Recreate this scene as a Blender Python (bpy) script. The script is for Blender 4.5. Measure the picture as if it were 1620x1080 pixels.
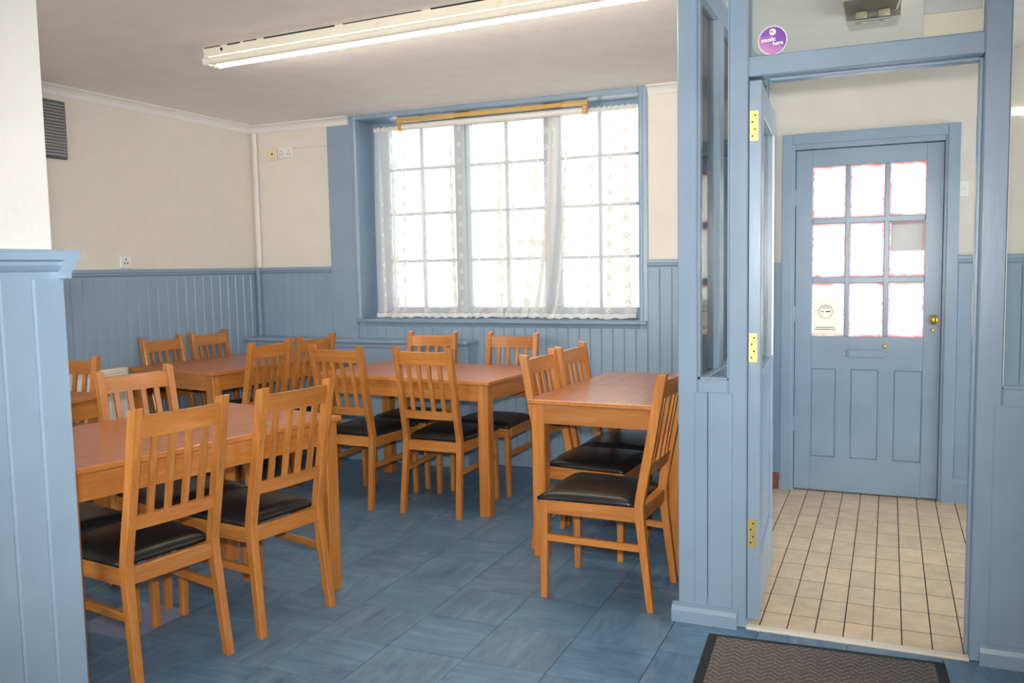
import bpy, bmesh, math, random
from mathutils import Vector, Matrix
random.seed(7)
for o in list(bpy.data.objects): bpy.data.objects.remove(o, do_unlink=True)
scene = bpy.context.scene
C = scene.collection

# ------------------------------------------------------------------ camera
F_PX, YAW, PITCH, ROLL, EYE = 1371.9, -23.548, -4.865, -1.073, 1.35
def camera():
    cd = bpy.data.cameras.new('camera'); co = bpy.data.objects.new('camera', cd); C.objects.link(co)
    y, p, r = (math.radians(a) for a in (YAW, PITCH, ROLL))
    fw = Vector((math.sin(y)*math.cos(p), math.cos(y)*math.cos(p), math.sin(p)))
    rt = Vector((math.cos(y), -math.sin(y), 0)); up = rt.cross(fw)
    r2 = rt*math.cos(r) + up*math.sin(r); u2 = up*math.cos(r) - rt*math.sin(r)
    m = Matrix((r2, u2, -fw)).transposed().to_4x4(); m.translation = (0, 0, EYE)
    co.matrix_world = m
    cd.sensor_width = 36; cd.lens = 36*F_PX/1620; cd.clip_start = .02; cd.clip_end = 200
    scene.camera = co
    return m
CAM = camera()

# ------------------------------------------------------------------ light
WORLD = 6.6; FLASH = 370; TUBE = 42.0; EXPOSURE = 0.12
w = bpy.data.worlds.new('overcast_sky'); scene.world = w; w.use_nodes = True
w.node_tree.nodes['Background'].inputs[0].default_value = (.93, .97, 1, 1)
w.node_tree.nodes['Background'].inputs[1].default_value = WORLD
ld = bpy.data.lights.new('camera_flash', 'SPOT'); ld.energy = FLASH; ld.spot_size = math.radians(90); ld.spot_blend = 1.
ld.shadow_soft_size = .035; ld.color = (1, .985, .96)
lo = bpy.data.objects.new('camera_flash', ld); C.objects.link(lo)
lm = CAM.copy(); lm.translation = Vector((-.01, 0, EYE+.115)); lo.matrix_world = lm
for nm, loc, sx, sy in (('window_portal', (-2.485, 5.70, 1.71), 2.1, 1.45), ('door_portal', (-.12, 5.50, 1.4), .64, 1.05), ('porch_portal', (1.34, 4.3, 1.27), 1.8, 2.23), ('near_portal', (-3.22, .76, 1.44), 2.25, 1.88)):
    pd = bpy.data.lights.new(nm, 'AREA'); pd.shape = 'RECTANGLE'; pd.size = sx; pd.size_y = sy
    po = bpy.data.objects.new(nm, pd); C.objects.link(po); po.location = loc; po.rotation_euler = (0, math.pi/2, 0) if loc[0] > 1.2 else ((-math.pi/2, 0, 0) if loc[1] > 2 else (math.pi/2, 0, 0))
    if loc[0] > 1.2: pd.size, pd.size_y = sy, sx
    pd.cycles.is_portal = True
vs = scene.view_settings
vs.view_transform = 'Standard'; vs.look = 'None'; vs.gamma = 1; vs.use_curve_mapping = False; vs.exposure = EXPOSURE

# ------------------------------------------------------------------ materials
def s2l(c): return tuple((x/255/12.92 if x/255 <= .04045 else ((x/255+.055)/1.055)**2.4) for x in c)+(1,)
M = {}
class N:
    def __init__(s, name):
        m = bpy.data.materials.new(name); m.use_nodes = True; s.m = m; s.t = m.node_tree; s.t.nodes.clear(); M[name] = m
        s.out = s.n('ShaderNodeOutputMaterial')
    def n(s, typ, **kw):
        nd = s.t.nodes.new(typ)
        for k, v in kw.items(): setattr(nd, k, v)
        return nd
    def l(s, a, b): s.t.links.new(a, b)
    def val(s, sock, v):
        if isinstance(v, bpy.types.NodeSocket): s.l(v, sock)
        else: sock.default_value = v
    def math(s, op, a, b=0., c=None):
        nd = s.n('ShaderNodeMath', operation=op); s.val(nd.inputs[0], a); s.val(nd.inputs[1], b)
        if c is not None: s.val(nd.inputs[2], c)
        return nd.outputs[0]
    def coord(s, scale=(1, 1, 1), rnd=0., kind='Object'):
        tc = s.n('ShaderNodeTexCoord'); mp = s.n('ShaderNodeMapping'); s.l(tc.outputs[kind], mp.inputs[0]); mp.inputs['Scale'].default_value = scale
        if rnd:
            oi = s.n('ShaderNodeObjectInfo'); v = s.n('ShaderNodeVectorMath', operation='SCALE'); v.inputs[0].default_value = (rnd, rnd*.7, rnd*1.3)
            s.l(oi.outputs['Random'], v.inputs['Scale']); s.l(v.outputs[0], mp.inputs['Location'])
        return mp.outputs[0]
    def noise(s, vec, scale, detail=3., rough=.55, dist=0.):
        nd = s.n('ShaderNodeTexNoise'); s.l(vec, nd.inputs['Vector']); nd.inputs['Scale'].default_value = scale
        nd.inputs['Detail'].default_value = detail; nd.inputs['Roughness'].default_value = rough; nd.inputs['Distortion'].default_value = dist
        return nd.outputs[0]
    def ramp(s, fac, stops):
        nd = s.n('ShaderNodeValToRGB'); s.val(nd.inputs[0], fac); e = nd.color_ramp.elements
        while len(e) < len(stops): e.new(.5)
        for el, (p, c) in zip(e, stops): el.position = p; el.color = c
        return nd.outputs[0]
    def mix(s, fac, a, b, blend='MIX'):
        nd = s.n('ShaderNodeMix', data_type='RGBA', blend_type=blend); s.val(nd.inputs[0], fac); s.val(nd.inputs[6], a); s.val(nd.inputs[7], b)
        return nd.outputs[2]
    def bump(s, h, strength=.3, dist=.002):
        nd = s.n('ShaderNodeBump'); s.l(h, nd.inputs['Height']); nd.inputs['Strength'].default_value = strength; nd.inputs['Distance'].default_value = dist
        return nd.outputs[0]
    def pbsdf(s, col, rough=.5, metal=0., normal=None, coat=0., spec=.5):
        b = s.n('ShaderNodeBsdfPrincipled'); s.val(b.inputs['Base Color'], col); s.val(b.inputs['Roughness'], rough); b.inputs['Metallic'].default_value = metal
        b.inputs['Coat Weight'].default_value = coat; b.inputs['Coat Roughness'].default_value = .12; b.inputs['Specular IOR Level'].default_value = spec
        if normal is not None: s.l(normal, b.inputs['Normal'])
        return b
    def end(s, sh): s.l(sh.outputs[0] if hasattr(sh, 'outputs') else sh, s.out.inputs[0]); return s.m

def plain(name, rgb, rough=.5, metal=0., var=.0, bump=0., bscale=60., coat=0.):
    k = N(name); col = s2l(rgb); nrm = None
    if var or bump:
        v = k.coord()
        if var:
            f = k.noise(v, 7, 4); hi = tuple(min(1, c*(1+var)) for c in col[:3])+(1,); lo = tuple(c*(1-var) for c in col[:3])+(1,)
            col = k.ramp(f, [(.3, lo), (.7, hi)])
        if bump: nrm = k.bump(k.noise(v, bscale, 3), bump, .0015)
    return k.end(k.pbsdf(col, rough, metal, nrm, coat))

def paint(name, rgb, rough=.3):                       # gloss paint brushed on wood
    k = N(name); v = k.coord((1, 1, .12)); a = k.noise(v, 90, 3); b = k.noise(k.coord(), 5, 4)
    c = s2l(rgb); col = k.ramp(b, [(.25, tuple(x*.93 for x in c[:3])+(1,)), (.75, tuple(min(1, x*1.06) for x in c[:3])+(1,))])
    sc = k.noise(k.coord((1, 1, 1)), 34, 6, .7)
    chips = k.math('GREATER_THAN', sc, .735)
    col = k.mix(chips, col, s2l((205, 212, 216)))
    return k.end(k.pbsdf(col, rough, 0, k.bump(a, .22, .0012)))
paint('blue_paint', (138, 161, 183))
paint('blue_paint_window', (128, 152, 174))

def wood(name, axis, lo, mid, hi, rough=.36, scale=1.):
    k = N(name); sc = [16*scale, 16*scale, 16*scale]; sc[axis] = 1.1*scale
    v = k.coord(tuple(sc), 9.)
    f = k.noise(v, 2.4, 5, .6, .6); g = k.noise(v, 14, 2, .5); h = k.math('ADD', k.math('MULTIPLY', f, .78), k.math('MULTIPLY', g, .22))
    col = k.ramp(h, [(.32, s2l(lo)), (.5, s2l(mid)), (.68, s2l(hi))])
    oi = k.n('ShaderNodeObjectInfo'); hv = k.n('ShaderNodeHueSaturation'); k.l(col, hv.inputs['Color'])
    k.l(k.math('MULTIPLY_ADD', oi.outputs['Random'], .22, .89), hv.inputs['Value'])
    return k.end(k.pbsdf(hv.outputs[0], rough, 0, k.bump(g, .06, .0006), .25))
for a, nme in enumerate('xyz'): wood('beech_'+nme, a, (166, 100, 40), (184, 117, 53), (198, 134, 68))
wood('table_top', 1, (166, 94, 48), (182, 108, 60), (194, 122, 74), .33, .8)
wood('table_top_x', 0, (166, 94, 48), (182, 108, 60), (194, 122, 74), .33, .8)
wood('pine', 0, (196, 148, 62), (214, 170, 86), (224, 186, 108), .4)
plain('plaster', (226, 220, 210), .75, 0, .025, .35, 45)
plain('plaster_pillar', (216, 215, 214), .7, 0, .02, .6, 70)
plain('ceiling_paint', (244, 240, 237), .8, 0, .03, .5, 60)
plain('white_gloss', (235, 233, 230), .35)
plain('cream_metal', (232, 224, 205), .4, 0, .04)
plain('white_plastic', (232, 230, 226), .3)
plain('ivory_plastic', (226, 218, 184), .35)
plain('dark_hole', (18, 18, 20), .6)
plain('brass', (206, 172, 96), .28, .9)
plain('brass_worn', (208, 182, 112), .4, .7, .12)
plain('steel', (170, 172, 172), .35, .9)
plain('grey_metal', (112, 112, 118), .45, .5, .1)
plain('grout', (62, 52, 46), .9)
plain('joint', (38, 48, 56), .9)
plain('rubber', (34, 34, 36), .7, 0, .1)
plain('exterior_ground', (208, 206, 200), .9, 0, .08)
plain('chipped_brick', (150, 84, 60), .9, 0, .3, .8, 40)
plain('paper_cream', (234, 228, 212), .8)
plain('paper_grey', (206, 208, 210), .8)
plain('ink', (50, 48, 50), .8)
plain('ink_grey', (120, 118, 116), .8)
plain('pink_print', (232, 196, 190), .8)
plain('white_print', (248, 246, 246), .6)
plain('pink_ink', (222, 150, 205), .6)
def backlit(name, rgb):
    k = N(name); tl = k.n('ShaderNodeBsdfTranslucent'); df = k.n('ShaderNodeBsdfDiffuse'); tl.inputs[0].default_value = df.inputs[0].default_value = s2l(rgb)
    mx = k.n('ShaderNodeMixShader'); mx.inputs[0].default_value = .3; k.l(tl.outputs[0], mx.inputs[1]); k.l(df.outputs[0], mx.inputs[2]); k.end(mx)
backlit('thin_paper_cream', (240, 237, 230)); backlit('thin_paper_grey', (214, 215, 216))
plain('pale_render', (196, 192, 186), .9, 0, .05)
plain('grey_door', (140, 144, 146), .5, 0, .05)

k = N('leather'); v = k.coord(); vo = k.n('ShaderNodeTexVoronoi'); k.l(v, vo.inputs['Vector']); vo.inputs['Scale'].default_value = 260
k.end(k.pbsdf(k.ramp(k.noise(v, 9, 5), [(.3, s2l((22, 22, 23))), (.75, s2l((36, 35, 35)))]), .33, 0, k.bump(vo.outputs[0], .22, .0006)))

def floor_tile(name, axis, cols):
    k = N(name); sc = [26, 26, 26]; sc[axis] = 4
    v = k.coord(tuple(sc), 37.); f = k.noise(v, .55, 7, .72, 1.6); g = k.noise(k.coord((1, 1, 1), 11.), 9, 5, .65)
    h = k.math('ADD', k.math('MULTIPLY', f, .62), k.math('MULTIPLY', g, .38))
    col = k.ramp(h, [(.30, s2l(cols[0])), (.5, s2l(cols[1])), (.68, s2l(cols[2]))])
    oi = k.n('ShaderNodeObjectInfo'); hv = k.n('ShaderNodeHueSaturation'); k.l(col, hv.inputs['Color'])
    k.l(k.math('MULTIPLY_ADD', oi.outputs['Random'], .08, .96), hv.inputs['Value']); k.l(k.math('MULTIPLY_ADD', oi.outputs['Random'], .1, 1.0), hv.inputs['Saturation'])
    return k.end(k.pbsdf(hv.outputs[0], k.math('MULTIPLY_ADD', g, .3, .24), 0, k.bump(f, .08, .0006)))
BL = ((62, 90, 120), (94, 124, 150), (120, 149, 172))
floor_tile('vinyl_a', 0, BL); floor_tile('vinyl_b', 1, BL); floor_tile('vinyl_pale', 0, ((118, 132, 160), (136, 148, 172), (150, 160, 180)))
k = N('quarry_tile'); v = k.coord((1, 1, 1), 17.)
f = k.noise(v, 14, 5, .6); col = k.ramp(f, [(.3, s2l((208, 180, 148))), (.6, s2l((224, 197, 164))), (.8, s2l((231, 208, 180)))])
col = k.mix(k.math('GREATER_THAN', k.noise(v, 60, 2), .74), col, s2l((120, 92, 72)))
oi = k.n('ShaderNodeObjectInfo'); hv = k.n('ShaderNodeHueSaturation'); k.l(col, hv.inputs['Color']); k.l(k.math('MULTIPLY_ADD', oi.outputs['Random'], .14, .93), hv.inputs['Value'])
k.end(k.pbsdf(hv.outputs[0], .45))

def glass(name, tint=(1, 1, 1, 1), refl=1.):
    k = N(name); tr = k.n('ShaderNodeBsdfTransparent'); tr.inputs[0].default_value = tint
    gl = k.n('ShaderNodeBsdfGlossy'); gl.inputs['Roughness'].default_value = .03
    fr = k.n('ShaderNodeFresnel'); fr.inputs[0].default_value = 1.45
    mx = k.n('ShaderNodeMixShader'); k.l(k.math('MULTIPLY', fr.outputs[0], refl), mx.inputs[0]); k.l(tr.outputs[0], mx.inputs[1]); k.l(gl.outputs[0], mx.inputs[2])
    return k.end(mx)
glass('clear_glass', (.97, .98, .97, 1)); k = N('lamp_cover'); tr = k.n('ShaderNodeBsdfTransparent'); tr.inputs[0].default_value = (.93, .92, .9, 1); gl = k.n('ShaderNodeBsdfGlossy'); gl.inputs['Roughness'].default_value = .12
mx = k.n('ShaderNodeMixShader'); mx.inputs[0].default_value = .16; k.l(tr.outputs[0], mx.inputs[1]); k.l(gl.outputs[0], mx.inputs[2]); k.end(mx)

k = N('whitewashed_glass')                       # panes smeared white, red paint left along their edges
tc = k.n('ShaderNodeTexCoord'); sp = k.n('ShaderNodeSeparateXYZ'); k.l(tc.outputs['Generated'], sp.inputs[0])
ex = k.math('ABSOLUTE', k.math('SUBTRACT', sp.outputs[0], .5)); ez = k.math('ABSOLUTE', k.math('SUBTRACT', sp.outputs[2], .5))
ed = k.math('MAXIMUM', ex, ez); v = k.coord((1, 1, 1), 23.)
smear = k.noise(k.coord((1, 1, 3), 31.), 16, 5, .65, .8)
fac = k.math('ADD', ed, k.math('MULTIPLY', smear, .34))
red = k.ramp(fac, [(.59, s2l((250, 248, 246))), (.67, s2l((243, 184, 182))), (.79, s2l((210, 60, 68)))])
sw = k.ramp(k.noise(v, 26, 4, .6, 2.5), [(.30, (.80, .78, .78, 1)), (.42, (1, 1, 1, 1))])
col = k.mix(1., red, sw, 'MULTIPLY')
tl = k.n('ShaderNodeBsdfTranslucent'); k.l(col, tl.inputs[0]); df = k.n('ShaderNodeBsdfDiffuse'); k.l(col, df.inputs[0]); tp = k.n('ShaderNodeBsdfTransparent'); k.l(col, tp.inputs[0])
m1 = k.n('ShaderNodeMixShader'); m1.inputs[0].default_value = .3; k.l(tl.outputs[0], m1.inputs[1]); k.l(df.outputs[0], m1.inputs[2])
m2 = k.n('ShaderNodeMixShader'); m2.inputs[0].default_value = .3; k.l(m1.outputs[0], m2.inputs[1]); k.l(tp.outputs[0], m2.inputs[2]); k.end(m2)

k = N('net')                                     # sheer net woven with a spiral motif
uv = k.n('ShaderNodeUVMap'); uv.uv_map = 'UVMap'; sp = k.n('ShaderNodeSeparateXYZ'); k.l(uv.outputs[0], sp.inputs[0])
CELL = .115
cu = k.math('DIVIDE', sp.outputs[0], CELL); row = k.math('FLOOR', cu); odd = k.math('MULTIPLY', k.math('MODULO', row, 2.), .5)
cv = k.math('ADD', k.math('DIVIDE', sp.outputs[1], CELL*.95), odd)
px_ = k.math('MULTIPLY', k.math('SUBTRACT', k.math('FRACT', cu), .5), CELL); py_ = k.math('MULTIPLY', k.math('SUBTRACT', k.math('FRACT', cv), .5), CELL)
r_ = k.math('SQRT', k.math('ADD', k.math('MULTIPLY', px_, px_), k.math('MULTIPLY', py_, py_)))
th = k.math('DIVIDE', k.math('ARCTAN2', py_, px_), 2*math.pi)
spi = k.math('FRACT', k.math('ADD', th, k.math('DIVIDE', r_, .0115)))
mk = k.math('MULTIPLY', k.math('LESS_THAN', spi, .42), k.math('LESS_THAN', r_, .0215))
hem = k.math('LESS_THAN', sp.outputs[1], .03)
op = k.math('MULTIPLY_ADD', k.math('MAXIMUM', mk, hem), .44, .52)
tp = k.n('ShaderNodeBsdfTransparent'); tl = k.n('ShaderNodeBsdfTranslucent'); df = k.n('ShaderNodeBsdfDiffuse')
cl = k.mix(mk, (.93, .93, .92, 1), (.8, .8, .8, 1)); k.l(cl, tl.inputs[0]); k.l(cl, df.inputs[0])
m1 = k.n('ShaderNodeMixShader'); k.l(k.math('MULTIPLY_ADD', mk, .20, .70), m1.inputs[0]); k.l(tl.outputs[0], m1.inputs[1]); k.l(df.outputs[0], m1.inputs[2])
m2 = k.n('ShaderNodeMixShader'); k.l(op, m2.inputs[0]); k.l(tp.outputs[0], m2.inputs[1]); k.l(m1.outputs[0], m2.inputs[2]); k.end(m2)

plain('net_hem', (226, 222, 218), .9)
k = N('lit_tube'); e = k.n('ShaderNodeEmission'); e.inputs[0].default_value = (1, .87, .68, 1); e.inputs[1].default_value = TUBE; k.end(e)
plain('unlit_tube', (240, 232, 214), .2)

k = N('mat_pile')                                # dark entrance matting with a chevron rib
v = k.coord(); sp = k.n('ShaderNodeSeparateXYZ'); k.l(v, sp.inputs[0])
zig = k.math('ABSOLUTE', k.math('SUBTRACT', k.math('FRACT', k.math('MULTIPLY', sp.outputs[0], 16.)), .5))
rib = k.math('FRACT', k.math('ADD', k.math('MULTIPLY', sp.outputs[1], 34.), k.math('MULTIPLY', zig, 2.2)))
tri = k.math('ABSOLUTE', k.math('SUBTRACT', rib, .5)); fz = k.noise(v, 160, 3, .7)
h = k.math('ADD', k.math('MULTIPLY', tri, .5), k.math('MULTIPLY', fz, 1.0))
k.end(k.pbsdf(k.ramp(h, [(.30, s2l((58, 54, 54))), (.6, s2l((92, 87, 86))), (.85, s2l((134, 128, 126)))]), .95, 0, k.bump(h, .7, .003)))

k = N('sticker_purple'); v = k.coord(); sp = k.n('ShaderNodeSeparateXYZ'); k.l(v, sp.inputs[0])
g = k.math('ADD', k.math('MULTIPLY', sp.outputs[0], 7.), k.math('MULTIPLY', sp.outputs[2], 9.))
k.end(k.pbsdf(k.ramp(k.math('ADD', g, .5), [(0., s2l((206, 150, 205))), (.45, s2l((150, 84, 182))), (1., s2l((124, 66, 168)))]), .4))

# ------------------------------------------------------------------ mesh helpers
def box(bm, x0, x1, y0, y1, z0, z1):
    r = bmesh.ops.create_cube(bm, size=1)
    for vt in r['verts']:
        vt.co = ((x0+x1)/2+vt.co.x*(x1-x0), (y0+y1)/2+vt.co.y*(y1-y0), (z0+z1)/2+vt.co.z*(z1-z0))
    return r['verts']
def hexa(bm, lo, hi):                            # two quads of corners, lower then upper
    v = [bm.verts.new(p) for p in lo+hi]
    for f in ((3, 2, 1, 0), (4, 5, 6, 7), (0, 1, 5, 4), (1, 2, 6, 5), (2, 3, 7, 6), (3, 0, 4, 7)): bm.faces.new([v[i] for i in f])
    return v
def prism(bm, prof, axis, a, b):                 # profile (p,q) swept along an axis from a to b
    def P(p, q, t): return {'x': (t, p, q), 'y': (p, t, q), 'z': (p, q, t)}[axis]
    A = [bm.verts.new(P(p, q, a)) for p, q in prof]; B = [bm.verts.new(P(p, q, b)) for p, q in prof]; n = len(prof)
    bm.faces.new(A[::-1]); bm.faces.new(B)
    for i in range(n): bm.faces.new((A[i], A[(i+1) % n], B[(i+1) % n], B[i]))
def tube(bm, p, q, r, seg=12):
    p, q = Vector(p), Vector(q); d = q-p; L = d.length
    m = Matrix.Translation((p+q)/2) @ d.to_track_quat('Z', 'Y').to_matrix().to_4x4()
    bmesh.ops.create_cone(bm, cap_ends=True, segments=seg, radius1=r, radius2=r, depth=L, matrix=m)
def lathe(bm, prof, origin, axis, seg=20):       # profile (radius, along) turned about an axis through origin
    ax = Vector(axis).normalized(); q = ax.to_track_quat('Z', 'Y'); rings = []
    for r, t in prof:
        rings.append([bm.verts.new(Vector(origin)+q @ Vector((r*math.cos(2*math.pi*i/seg), r*math.sin(2*math.pi*i/seg), t))) for i in range(seg)])
    for A, B in zip(rings, rings[1:]):
        for i in range(seg): bm.faces.new((A[i], A[(i+1) % seg], B[(i+1) % seg], B[i]))
    bm.faces.new(rings[0][::-1]); bm.faces.new(rings[-1])
def mesh(name, fn, bevel=0., seg=1, smooth=False):
    bm = bmesh.new(); fn(bm)
    bmesh.ops.recalc_face_normals(bm, faces=bm.faces[:])
    if bevel: bmesh.ops.bevel(bm, geom=bm.edges[:], offset=bevel, offset_type='OFFSET', segments=seg, profile=.5, affect='EDGES', clamp_overlap=True)
    me = bpy.data.meshes.new(name); bm.to_mesh(me); bm.free()
    if smooth:
        for p in me.polygons: p.use_smooth = True
    return me
def put(name, me, mat, parent=None, loc=None, rot=None):
    o = bpy.data.objects.new(name, me); C.objects.link(o)
    if me is not None and mat and not me.materials: me.materials.append(M[mat])
    o.parent = parent
    if loc is not None: o.location = loc
    if rot is not None: o.rotation_euler = rot
    return o
def part(name, mat, parent, fn, bevel=0., seg=1, smooth=False, loc=None): return put(name, mesh(name, fn, bevel, seg, smooth), mat, parent, loc)
def bpart(name, mat, parent, *b, bevel=0., loc=None): return part(name, mat, parent, lambda bm: box(bm, *b), bevel, loc=loc)
def tag(o, label, cat, group=None):
    o['label'] = label; o['category'] = cat
    if group: o['group'] = group
    return o
def thing(name, label, cat, loc=(0, 0, 0), rz=0., group=None):
    return tag(put(name, None, None, None, loc, (0, 0, rz)), label, cat, group)
def struct(name, label=None, mat=None, fn=None, bevel=0., loc=(0, 0, 0)):
    o = put(name, mesh(name, fn, bevel) if fn else None, mat, None, loc); o['kind'] = 'structure'
    if label: o['label'] = label
    return o
def copy_tree(o, parent=None):
    c = o.copy(); C.objects.link(c); c.parent = parent
    for ch in list(o.children): copy_tree(ch, c)
    return c

# ------------------------------------------------------------------ main sizes (metres, eye at x = y = 0)
XL, W, D, P, H = -4.468, 5.367, 5.300, 3.195, 2.450      # left plaster, window wall, front-door wall, glazed partition, ceiling
PL, PR = -.719, -.660                                    # the porch's side partition
DADO = 1.385
XR, YB = 3.0, -3.0                                       # the room behind the camera
PX = -1.650                                              # face of the wall stub beside the camera

# ------------------------------------------------------------------ floor
fl = struct('floor', 'blue marbled vinyl tile floor of the dining room', 'joint', lambda bm: (box(bm, XL-.1, XR+.1, YB-.1, P+.03, -.12, -.004), box(bm, XL-.1, PL+.03, P+.03, W+.1, -.12, -.004)))
T = .305; gx, gy = -1.336, 2.588
tm = {n: mesh('vinyl_tile', lambda bm: box(bm, -T/2+.0013, T/2-.0013, -T/2+.0013, T/2-.0013, -.004, 0)) for n in ('vinyl_a', 'vinyl_b', 'vinyl_pale')}
for i in range(-11, 9):
    for j in range(-6, 10):
        x, y = gx+(i+.5)*T, gy+(j+.5)*T
        if x-T/2 < XL or y+T/2 > W+.12: continue
        if x+T/2 > PL+.03 and y+T/2 > P+.24: continue
        if x > 1.6 or y < 1.2 and x > .8: continue
        if x < PX-.2 and y < 1.2: continue
        if y < .3: continue
        n = 'vinyl_a' if (i+j) % 2 else 'vinyl_b'
        if abs(x+2.71) < .16 and abs(y-2.435) < .16: n = 'vinyl_pale'
        put('vinyl_tile', tm[n], n, fl, (x, y, 0))
pf = struct('floor_porch', 'buff quarry tile floor of the entrance porch', 'grout', lambda bm: box(bm, PR-.05, 1.25, P+.03, D+.1, -.1, .0004))
qw, ql = .0972, .2
qt = mesh('quarry_tile', lambda bm: box(bm, -qw/2+.0022, qw/2-.0022, -ql/2+.003, ql/2-.003, -.006, .0016), .0005)
qh = mesh('quarry_tile', lambda bm: box(bm, -qw/2+.0022, qw/2-.0022, -.073+.003, .073-.003, -.006, .0016), .0005)
for i in range(-6, 8):
    x = -.0356+(i+.5)*qw
    put('quarry_tile', qh, 'quarry_tile', pf, (x, 3.236+.073, 0))
    for j in range(10):
        y = 3.382+(j+.5)*ql
        if y+ql/2 > D+.1: continue
        put('quarry_tile', qt, 'quarry_tile', pf, (x, y, 0))
struct('trim_1', 'worn pale metal threshold strip under the doorway', 'cream_metal', lambda bm: prism(bm, [(3.19, -.004), (3.19, .003), (3.20, .007), (3.226, .007), (3.236, .003), (3.236, -.004)], 'x', -.4665, .2677))

# ------------------------------------------------------------------ ceiling and walls
struct('ceiling', 'off-white painted ceiling', 'ceiling_paint', lambda bm: box(bm, XL-.3, XR+.3, YB-.3, W+.3, H, H+.12))
struct('wall_right', 'off-white plaster wall', 'plaster', lambda bm: (box(bm, XR, XR+.1, YB, P+.1, 0, H), box(bm, 1.2, XR, P, P+.1, 0, H)))
struct('wall_front', 'off-white plaster wall', 'plaster', lambda bm: box(bm, PX-.3, XR, YB-.1, YB, 0, H))
struct('wall_near', 'off-white plaster wall closing the dining area behind the wall end', 'plaster', lambda bm: (
    box(bm, XL, PX-.33, .80, .90, 0, .5), box(bm, XL, PX-.33, .80, .90, 2.38, H), box(bm, XL, -4.35, .80, .90, .5, 2.38), box(bm, -2.1, PX-.33, .80, .90, .5, 2.38)))
w5 = struct('added_window_3', 'unseen window added at the near end to light the dining area')  # added opening, never in view, brings sky light onto ceiling and left wall
for q in range(3): bpart('mullion', 'blue_paint', w5, -4.35+q*1.095, -4.29+q*1.095, .82, .88, .5, 2.38, bevel=.003)
for q in range(2): bpart('pane', 'clear_glass', w5, -4.29+q*1.095, -3.255+q*1.095, .848, .852, .5, 2.38)
struct('ground_side', 'pale paved yard', 'exterior_ground', lambda bm: (box(bm, 1.3, 30, P+.1, W+.3, -.3, -.15), box(bm, -30, PX-.33, -30, .8, -.3, -.15)))
struct('wall_porch_right', 'off-white plaster wall of the porch', 'plaster', lambda bm: (
    box(bm, 1.2, 1.3, P+.095, D+.33, 0, .15), box(bm, 1.2, 1.3, P+.095, D+.33, 2.38, H), box(bm, 1.2, 1.3, P+.095, 3.4, .15, 2.38), box(bm, 1.2, 1.3, 5.2, D+.33, .15, 2.38)))
w4 = struct('added_window_2', 'unseen glazed porch end added to let daylight in')  # unseen glazing added so daylight brightens the porch wall and tiles
for q in range(3): bpart('mullion', 'blue_paint', w4, 1.22, 1.28, 3.4+q*.87, 3.46+q*.87, .15, 2.38, bevel=.003)
for q in range(2): bpart('pane', 'clear_glass', w4, 1.248, 1.252, 3.46+q*.87, 4.27+q*.87, .15, 2.38)
WX0, WX1, WZ0, WZ1 = -3.52, -1.45, .985, 2.42
wb = struct('wall_back', 'off-white plaster wall with the curtained window', 'plaster', lambda bm: (
    box(bm, XL-.1, PR, W, W+.3, 0, WZ0), box(bm, XL-.1, PR, W, W+.3, WZ1, H), box(bm, XL-.1, WX0, W, W+.3, WZ0, WZ1), box(bm, WX1, PR, W, W+.3, WZ0, WZ1)))
wl = struct('wall_left', 'off-white plaster wall above blue tongue and groove boarding', 'plaster', lambda bm: box(bm, XL-.1, XL, PX*0+.9, W, 0, H))
wp = struct('wall_porch', 'cream plaster wall around the blue front door', 'plaster', lambda bm: (
    box(bm, PR, -.515, D+.03, D+.33, 0, H), box(bm, .275, 1.2, D+.03, D+.33, 0, H), box(bm, -.515, .275, D+.03, D+.33, 2.0, H)))
ws = struct('wall_stub', 'white plaster wall end above blue boarding', 'plaster_pillar', lambda bm: box(bm, PX-.33, PX-.018, YB, 1.338, 0, H))

def boards(parent, along, a0, a1, wd, z0, z1, face, sgn, pitch0=None):
    """tongue and groove boards; 'face' is the coordinate of the wall plane, sgn points into the room"""
    th = .013
    def fn(bm):
        prism(bm, [(-wd/2+.0004, 0), (-wd/2+.0004, th-.005), (-wd/2+.0045, th), (wd/2-.0045, th), (wd/2-.0004, th-.005), (wd/2-.0004, 0)], 'z', z0, z1)
    me = mesh('plank', fn); n = round((a1-a0)/wd)
    b0, b1 = min(face, face+sgn*.004), max(face, face+sgn*.004)
    if along == 'x': bpart('board_backing', 'blue_paint', parent, a0, a1, b0, b1, z0, z1)
    else: bpart('board_backing', 'blue_paint', parent, b0, b1, a0, a1, z0, z1)
    for i in range(n):
        c = a0+(i+.5)*wd
        if along == 'x': put('plank', me, 'blue_paint', parent, (c, face, 0), (0, 0, 0 if sgn > 0 else math.pi))
        else: put('plank', me, 'blue_paint', parent, (face, c, 0), (0, 0, -math.pi/2 if sgn > 0 else math.pi/2))
def rail_prof(top, out, h=.06, d=.034):          # moulded dado rail, (distance from wall, height)
    return [(0, top), (d*.85, top), (d, top-.006), (d, top-.022), (d*.72, top-.026), (d*.72, top-.034), (d*.5, top-.044), (d*.35, top-.048), (d*.35, top-h), (0, top-h)]
BW = .0765
boards(wb, 'x', XL+.014, -3.77, BW*.995, .86, DADO-.05, W, -1)
boards(wb, 'x', -3.552, -2.62, BW, .86, WZ0-.02, W, -1)
boards(wb, 'x', -2.62, -1.395, BW, .10, WZ0-.02, W, -1)
boards(wb, 'x', -1.395, PL, BW, .10, DADO-.05, W, -1)
boards(wl, 'y', 2.6, W-.012, .0835, .10, DADO-.05, XL, 1)
part('dado_rail', 'blue_paint', wb, lambda bm: prism(bm, [(W-p, q) for p, q in rail_prof(DADO, 1)], 'x', XL, -3.772))
part('dado_rail', 'blue_paint', wb, lambda bm: prism(bm, [(W-p, q) for p, q in rail_prof(DADO, 1)], 'x', -1.393, PL))
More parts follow.
